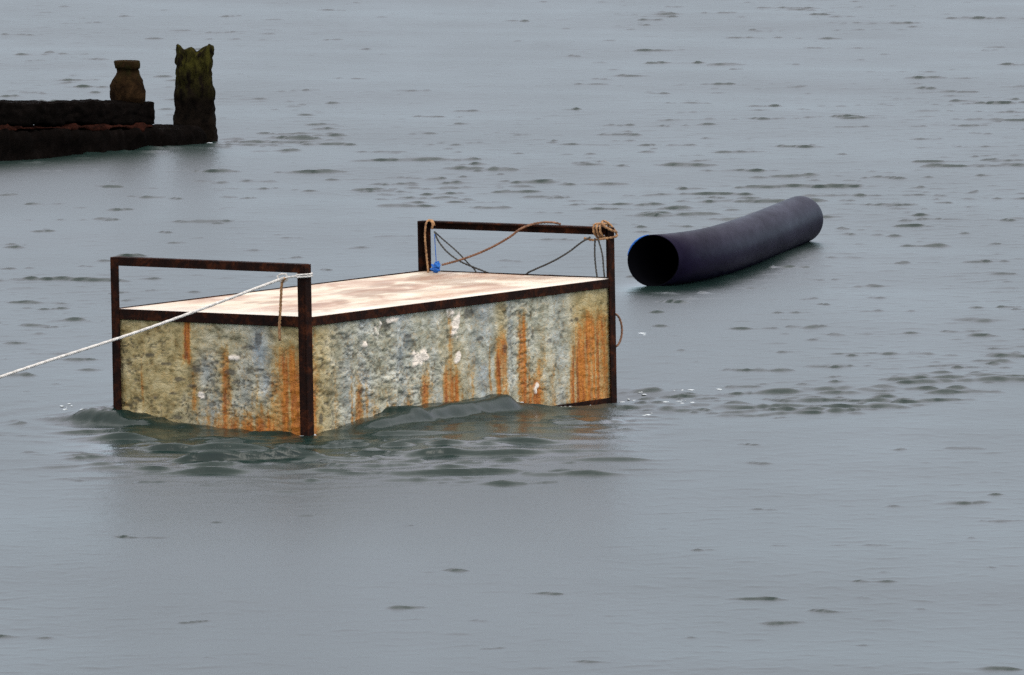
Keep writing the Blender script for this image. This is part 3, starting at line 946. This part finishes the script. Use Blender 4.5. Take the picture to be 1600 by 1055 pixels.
# even spacing
acc = [0]
for a, b in zip(path, path[1:]):
    acc.append(acc[-1] + (b - a).length)
NP = 72
sp = []
j = 0
for i in range(NP):
    s = acc[-1] * i / (NP - 1)
    while j < len(acc) - 2 and acc[j + 1] < s:
        j += 1
    sp.append(path[j].lerp(path[j + 1], (s - acc[j]) / (acc[j + 1] - acc[j])))
for _ in range(6):
    sp = [sp[0]] + [(sp[i - 1] + sp[i] * 2 + sp[i + 1]) / 4 for i in range(1, NP - 1)] + [sp[-1]]
p0 = sp[0]
pipe = empty('rubber_pipe', Vector((p0.x, p0.y, 0)), 'thick black gently bent rubber pipe floating behind the rusty float', 'pipe')
base = Vector((p0.x, p0.y, 0))
fr = frames(sp)
view = Vector((-.05, 1, 0)).normalized()
for i in range(10):                                   # the near end is cut across, facing the shore
    k = (1 - i / 10) * .75
    t, n_, b = fr[i]
    t2 = (t * (1 - k) + view * k).normalized()
    n2 = (Vector((0, 0, 1)) - t2 * t2.z).normalized()
    fr[i] = (t2, n2, t2.cross(n2))
bm = bmesh.new()
SEG = 56


def ring(p, f_, r):
    t, n_, b = f_
    return [bm.verts.new(p - base + (n_ * math.cos(a) + b * math.sin(a)) * r * (1 + .010 * mnoise.noise(Vector((math.cos(a), math.sin(a), p.y * .8)))))
            for a in (2 * math.pi * k / SEG for k in range(SEG))]


rings = []
t0, t1 = fr[0][0], fr[-1][0]
rings.append(ring(sp[30], fr[30], PIPE_R - .007))          # inner wall, first from deep inside
for i in range(28, 0, -3):
    rings.append(ring(sp[i], fr[i], PIPE_R - .007))
rings.append(ring(sp[0] + t0 * .002, fr[0], PIPE_R - .006))
rings.append(ring(sp[0] - t0 * .002, fr[0], PIPE_R - .005))
rings.append(ring(sp[0] - t0 * .002, fr[0], PIPE_R - .002))
rings.append(ring(sp[0] + t0 * .003, fr[0], PIPE_R))
for i in range(1, NP):
    rings.append(ring(sp[i], fr[i], PIPE_R * (1 - .05 * i / NP)))
for k, rr in ((.012, .985), (.026, .93), (.036, .82), (.041, .6), (.043, .3)):
    rings.append(ring(sp[-1] + t1 * k, fr[-1], PIPE_R * .95 * rr))
for A, Bq in zip(rings, rings[1:]):
    for k in range(SEG):
        bm.faces.new((A[k], A[(k + 1) % SEG], Bq[(k + 1) % SEG], Bq[k]))
bm.faces.new(rings[-1])
bm.faces.new(rings[0][::-1])
body = from_bm('pipe_body', bm, M_PIPE, pipe, True)
body.data.materials.append(M_BORE)
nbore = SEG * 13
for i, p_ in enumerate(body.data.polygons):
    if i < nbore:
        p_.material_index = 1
bm = bmesh.new()
t, n_, b = fr[0]
arc = []
for i in range(15):
    a = math.radians(10 + i * 5.0)
    side = b if b.x < 0 else -b
    arc.append(sp[0] - base - t * .003 + (n_ * math.cos(a) + side * math.sin(a)) * (PIPE_R + .001))
tube(bm, arc, [.001 + .0032 * math.sin(math.pi * i / 14) for i in range(15)], 8)
o = from_bm('rim_fringe', bm, M_BLUE, pipe, True)  # lens colour fringe modelled as a thin blue tube on the rim
o['label'] = 'blue lens fringe built as a thin edge along the upper left rim'

# ------------------------------------------------------------------ groyne
G1 = ground(335, 221)
G0 = ground(0, 251)
gd = (G1 - G0)
gd.z = 0
GL = gd.length
gdir = gd.normalized()
gnorm = Vector((gdir.y, -gdir.x, 0))         # towards the camera
if gnorm.y > 0:
    gnorm = -gnorm
groyne = empty('timber_groyne', G1, 'low black weed-covered timber groyne wall running in from the left edge', 'groyne')


def rough_beam(name, s0, s1, z0a, z0b, z1a, z1b, d0, d1, mat, seed, amp=0.027, step=0.018, end_round=0.03):
    """Weathered beam along the groyne: s = metres back from its seaward end, bottom and top heights at s0 and s1, depth range d0..d1."""
    ns, nr = int((s1 - s0) / step), 40
    P = np.zeros((ns + 1, nr + 1, 3))
    for i in range(ns + 1):
        f_ = i / ns
        s = s0 + (s1 - s0) * f_
        zb, zt = z0a + (z0b - z0a) * f_, z1a + (z1b - z1a) * f_
        for k in range(nr + 1):
            a = 2 * math.pi * (k % nr) / nr
            ca, sa = math.cos(a), math.sin(a)
            q = max(abs(ca), abs(sa)) ** 0.86          # squared-off section
            dy, dz = ca / q, sa / q
            sh = 1 - max(0, 1 - f_ * (s1 - s0) / end_round) ** 2 * .16
            d = (d0 + d1) / 2 + dy * (d1 - d0) / 2 * sh
            z = (zb + zt) / 2 + dz * (zt - zb) / 2 * sh
            v = Vector((s * 5, d * 9, z * 9)) + Vector((seed, 0, 0))
            nz = mnoise.noise(v) * .6 + mnoise.noise(v * 2.7) * .45 + mnoise.noise(v * 6.1) * .3
            d += dy * nz * amp
            z += dz * nz * amp
            s_ = s - (mnoise.noise(v * 2) * .02 if i == 0 else 0)
            w = G1 - gdir * s_ + gnorm * d
            P[i, k] = (w.x - G1.x, w.y - G1.y, z)
    me = grid_mesh(name, P)
    bm = bmesh.new()
    bm.from_mesh(me)
    bmesh.ops.remove_doubles(bm, verts=bm.verts, dist=1e-5)
    bmesh.ops.holes_fill(bm, edges=[e_ for e_ in bm.edges if e_.is_boundary])
    bpy.data.meshes.remove(me)
    return from_bm(name, bm, mat, groyne, True)


def gs(u):          # metres back from the seaward end at pixel column u
    return GL * (335 - u) / 335.0


TOT = GL + 5.0
HTOP = lambda s: 0.225 + (0.325 - 0.225) * (s / GL)
HMID = lambda s: 0.085 + (0.175 - 0.085) * (s / GL)
s_a, s_b = gs(243), gs(318)
rough_beam('upper_beam', s_a, TOT, HMID(s_a) + .022, HMID(TOT) + .022, HTOP(s_a), HTOP(TOT), -.20, .0, M_GROYNE, 3.0)
rough_beam('lower_beam', s_b, TOT, -.25, -.25, HMID(s_b), HMID(TOT), -.25, .035, M_GROYNE, 9.0, .036)
rough_beam('weed_seam', s_a + .03, TOT, HMID(s_a) - .004, HMID(TOT) - .004, HMID(s_a) + .014, HMID(TOT) + .014, -.16, .014, M_SEAM, 17.0, .034)


def rough_lathe(name, profile, mat, loc, label, cat, seed, squareness=0.0, seg=44, amp=.012, grooves=0.0, top=None):
    bm = bmesh.new()
    rings_ = []
    for (r, z) in profile:
        row = []
        for k in range(seg):
            a = 2 * math.pi * k / seg + math.radians(12)
            ca, sa = math.cos(a), math.sin(a)
            q = max(abs(ca), abs(sa)) ** squareness
            p = Vector((ca * r / q, sa * r / q, z))
            v = p * 9 + Vector((seed, seed, 0))
            nz = mnoise.noise(v) * .5 + mnoise.noise(v * 2.6) * .5 + mnoise.noise(v * 5.5) * .35
            g = grooves * max(0, math.sin(a * 11 + mnoise.noise(Vector((a, z * 4, seed))) * 2)) * min(1, z / .25 if z > 0 else 0)
            k2 = 1 + (nz * amp - g) / max(r, .02) if r > .02 else 1
            p.x *= k2
            p.y *= k2
            if top:
                p.z = top(p, z)
            row.append(bm.verts.new(p))
        rings_.append(row)
    for A, Bq in zip(rings_, rings_[1:]):
        for k in range(seg):
            bm.faces.new((A[k], A[(k + 1) % seg], Bq[(k + 1) % seg], Bq[k]))
    bm.faces.new(rings_[-1])
    bm.faces.new(rings_[0][::-1])
    o = from_bm(name, bm, mat, None, True)
    o.location = loc
    o['label'], o['category'] = label, cat
    return o


# tall jagged post at the seaward end
PB = ground(303, 221)
PB = PB + Vector((0, .10, 0))
pxm = CAM_F / PB.y
PH = 0.53


def jag_top(p, z):
    if z < 0.38:
        return z
    x = p.x * pxm                    # -33..33 in photo pixels
    prof = np.interp(x, [-34, -28, -22, -17, -12, -6, -1, 4, 10, 16, 22, 28, 34], [2, 7, 5, -3, 1, 3, -1, -7, -5, 0, 4, 8, 4]) / pxm
    prof += .016 * mnoise.noise(p * 30) + .02 * mnoise.noise(Vector((p.x * 9, p.y * 9, 3)))
    k = (z - .38) / (PH - .38)
    rr = math.hypot(p.x, p.y)
    sink = .07 * max(0, 1 - rr / .09)
    return z + (prof - sink) * min(1, k)


prof = [(.132, -.45), (.130, -.02)] + [(.127 - .022 * min(1, max(0, (z - .02) / .3)) + .006 * math.exp(-((z - .27) / .03) ** 2), z) for z in np.linspace(0, PH - .03, 26)] + \
       [(.104, PH - .012), (.094, PH - .002), (.075, PH), (.05, PH), (.025, PH), (.008, PH)]
rough_lathe('groyne_post', prof, M_POST, (PB.x, PB.y, 0), 'tall square mossy post with a jagged rotted top at the groyne end', 'post', 4.0, .75, 72, .024, .010, jag_top)

# short flared stump standing on the upper beam
sb = gs(222)
SB = G1 - gdir * sb - gnorm * .112
zb = HTOP(sb) + .002
sc_ = SB.y / CAM_F
pr = [(24, -5), (25.5, 0), (27, 6), (26.5, 16), (25, 24), (22.5, 33), (19.5, 41), (17.2, 46), (16.6, 50.5), (18.9, 52), (19.8, 56), (19.4, 62), (18, 63.5), (15, 63.8), (12, 60), (5, 59)]
rough_lathe('flared_stump', [(r * sc_, z * sc_) for r, z in pr], M_STUMP, (SB.x, SB.y, zb), 'short brown bottle-shaped stump standing on top of the black groyne', 'stump', 8.0, .2, 56, .025)

# ------------------------------------------------------------------ foam flecks
bm = bmesh.new()
rf = random.Random(9)
spots = [(110, 637, 12, 7), (100, 640, 7, 4), (126, 642, 14, 5), (790, 634, 22, 10), (812, 631, 16, 7), (835, 633, 12, 5), (985, 622, 16, 12), (1005, 610, 14, 6),
         (1062, 606, 14, 5), (1122, 605, 9, 4), (1152, 627, 12, 5), (1020, 632, 20, 6), (1075, 625, 22, 6), (1010, 648, 18, 4), (470, 682, 30, 3), (1005, 525, 8, 4),
         (165, 230, 16, 3), (205, 229, 14, 3), (110, 240, 20, 3), (905, 632, 40, 4), (870, 634, 22, 4), (330, 222, 16, 4)]
for (u, v, ru, rv) in spots:
    for _ in range(int(2 + ru * rv / 40)):
        uu, vv = u + rf.gauss(0, .5) * ru, v + rf.gauss(0, .45) * rv
        c = ground(uu, vv)
        r = rf.uniform(.002, .006)
        z = sea_z(c.x, c.y)
        bmesh.ops.create_icosphere(bm, subdivisions=1, radius=1, matrix=Matrix.Translation((c.x, c.y, z + r * .15)) @ Matrix.Rotation(rf.uniform(-.4, .4), 4, 'Z')
                                   @ Matrix.Diagonal((r * rf.uniform(1, 4.0), r * rf.uniform(2, 6), min(.0028, r * .5), 1)))
fo = from_bm('sea_foam', bm, M_FOAM, None, True)
fo['kind'] = 'stuff'
fo['label'] = 'small white foam flecks on the water around the float and groyne'
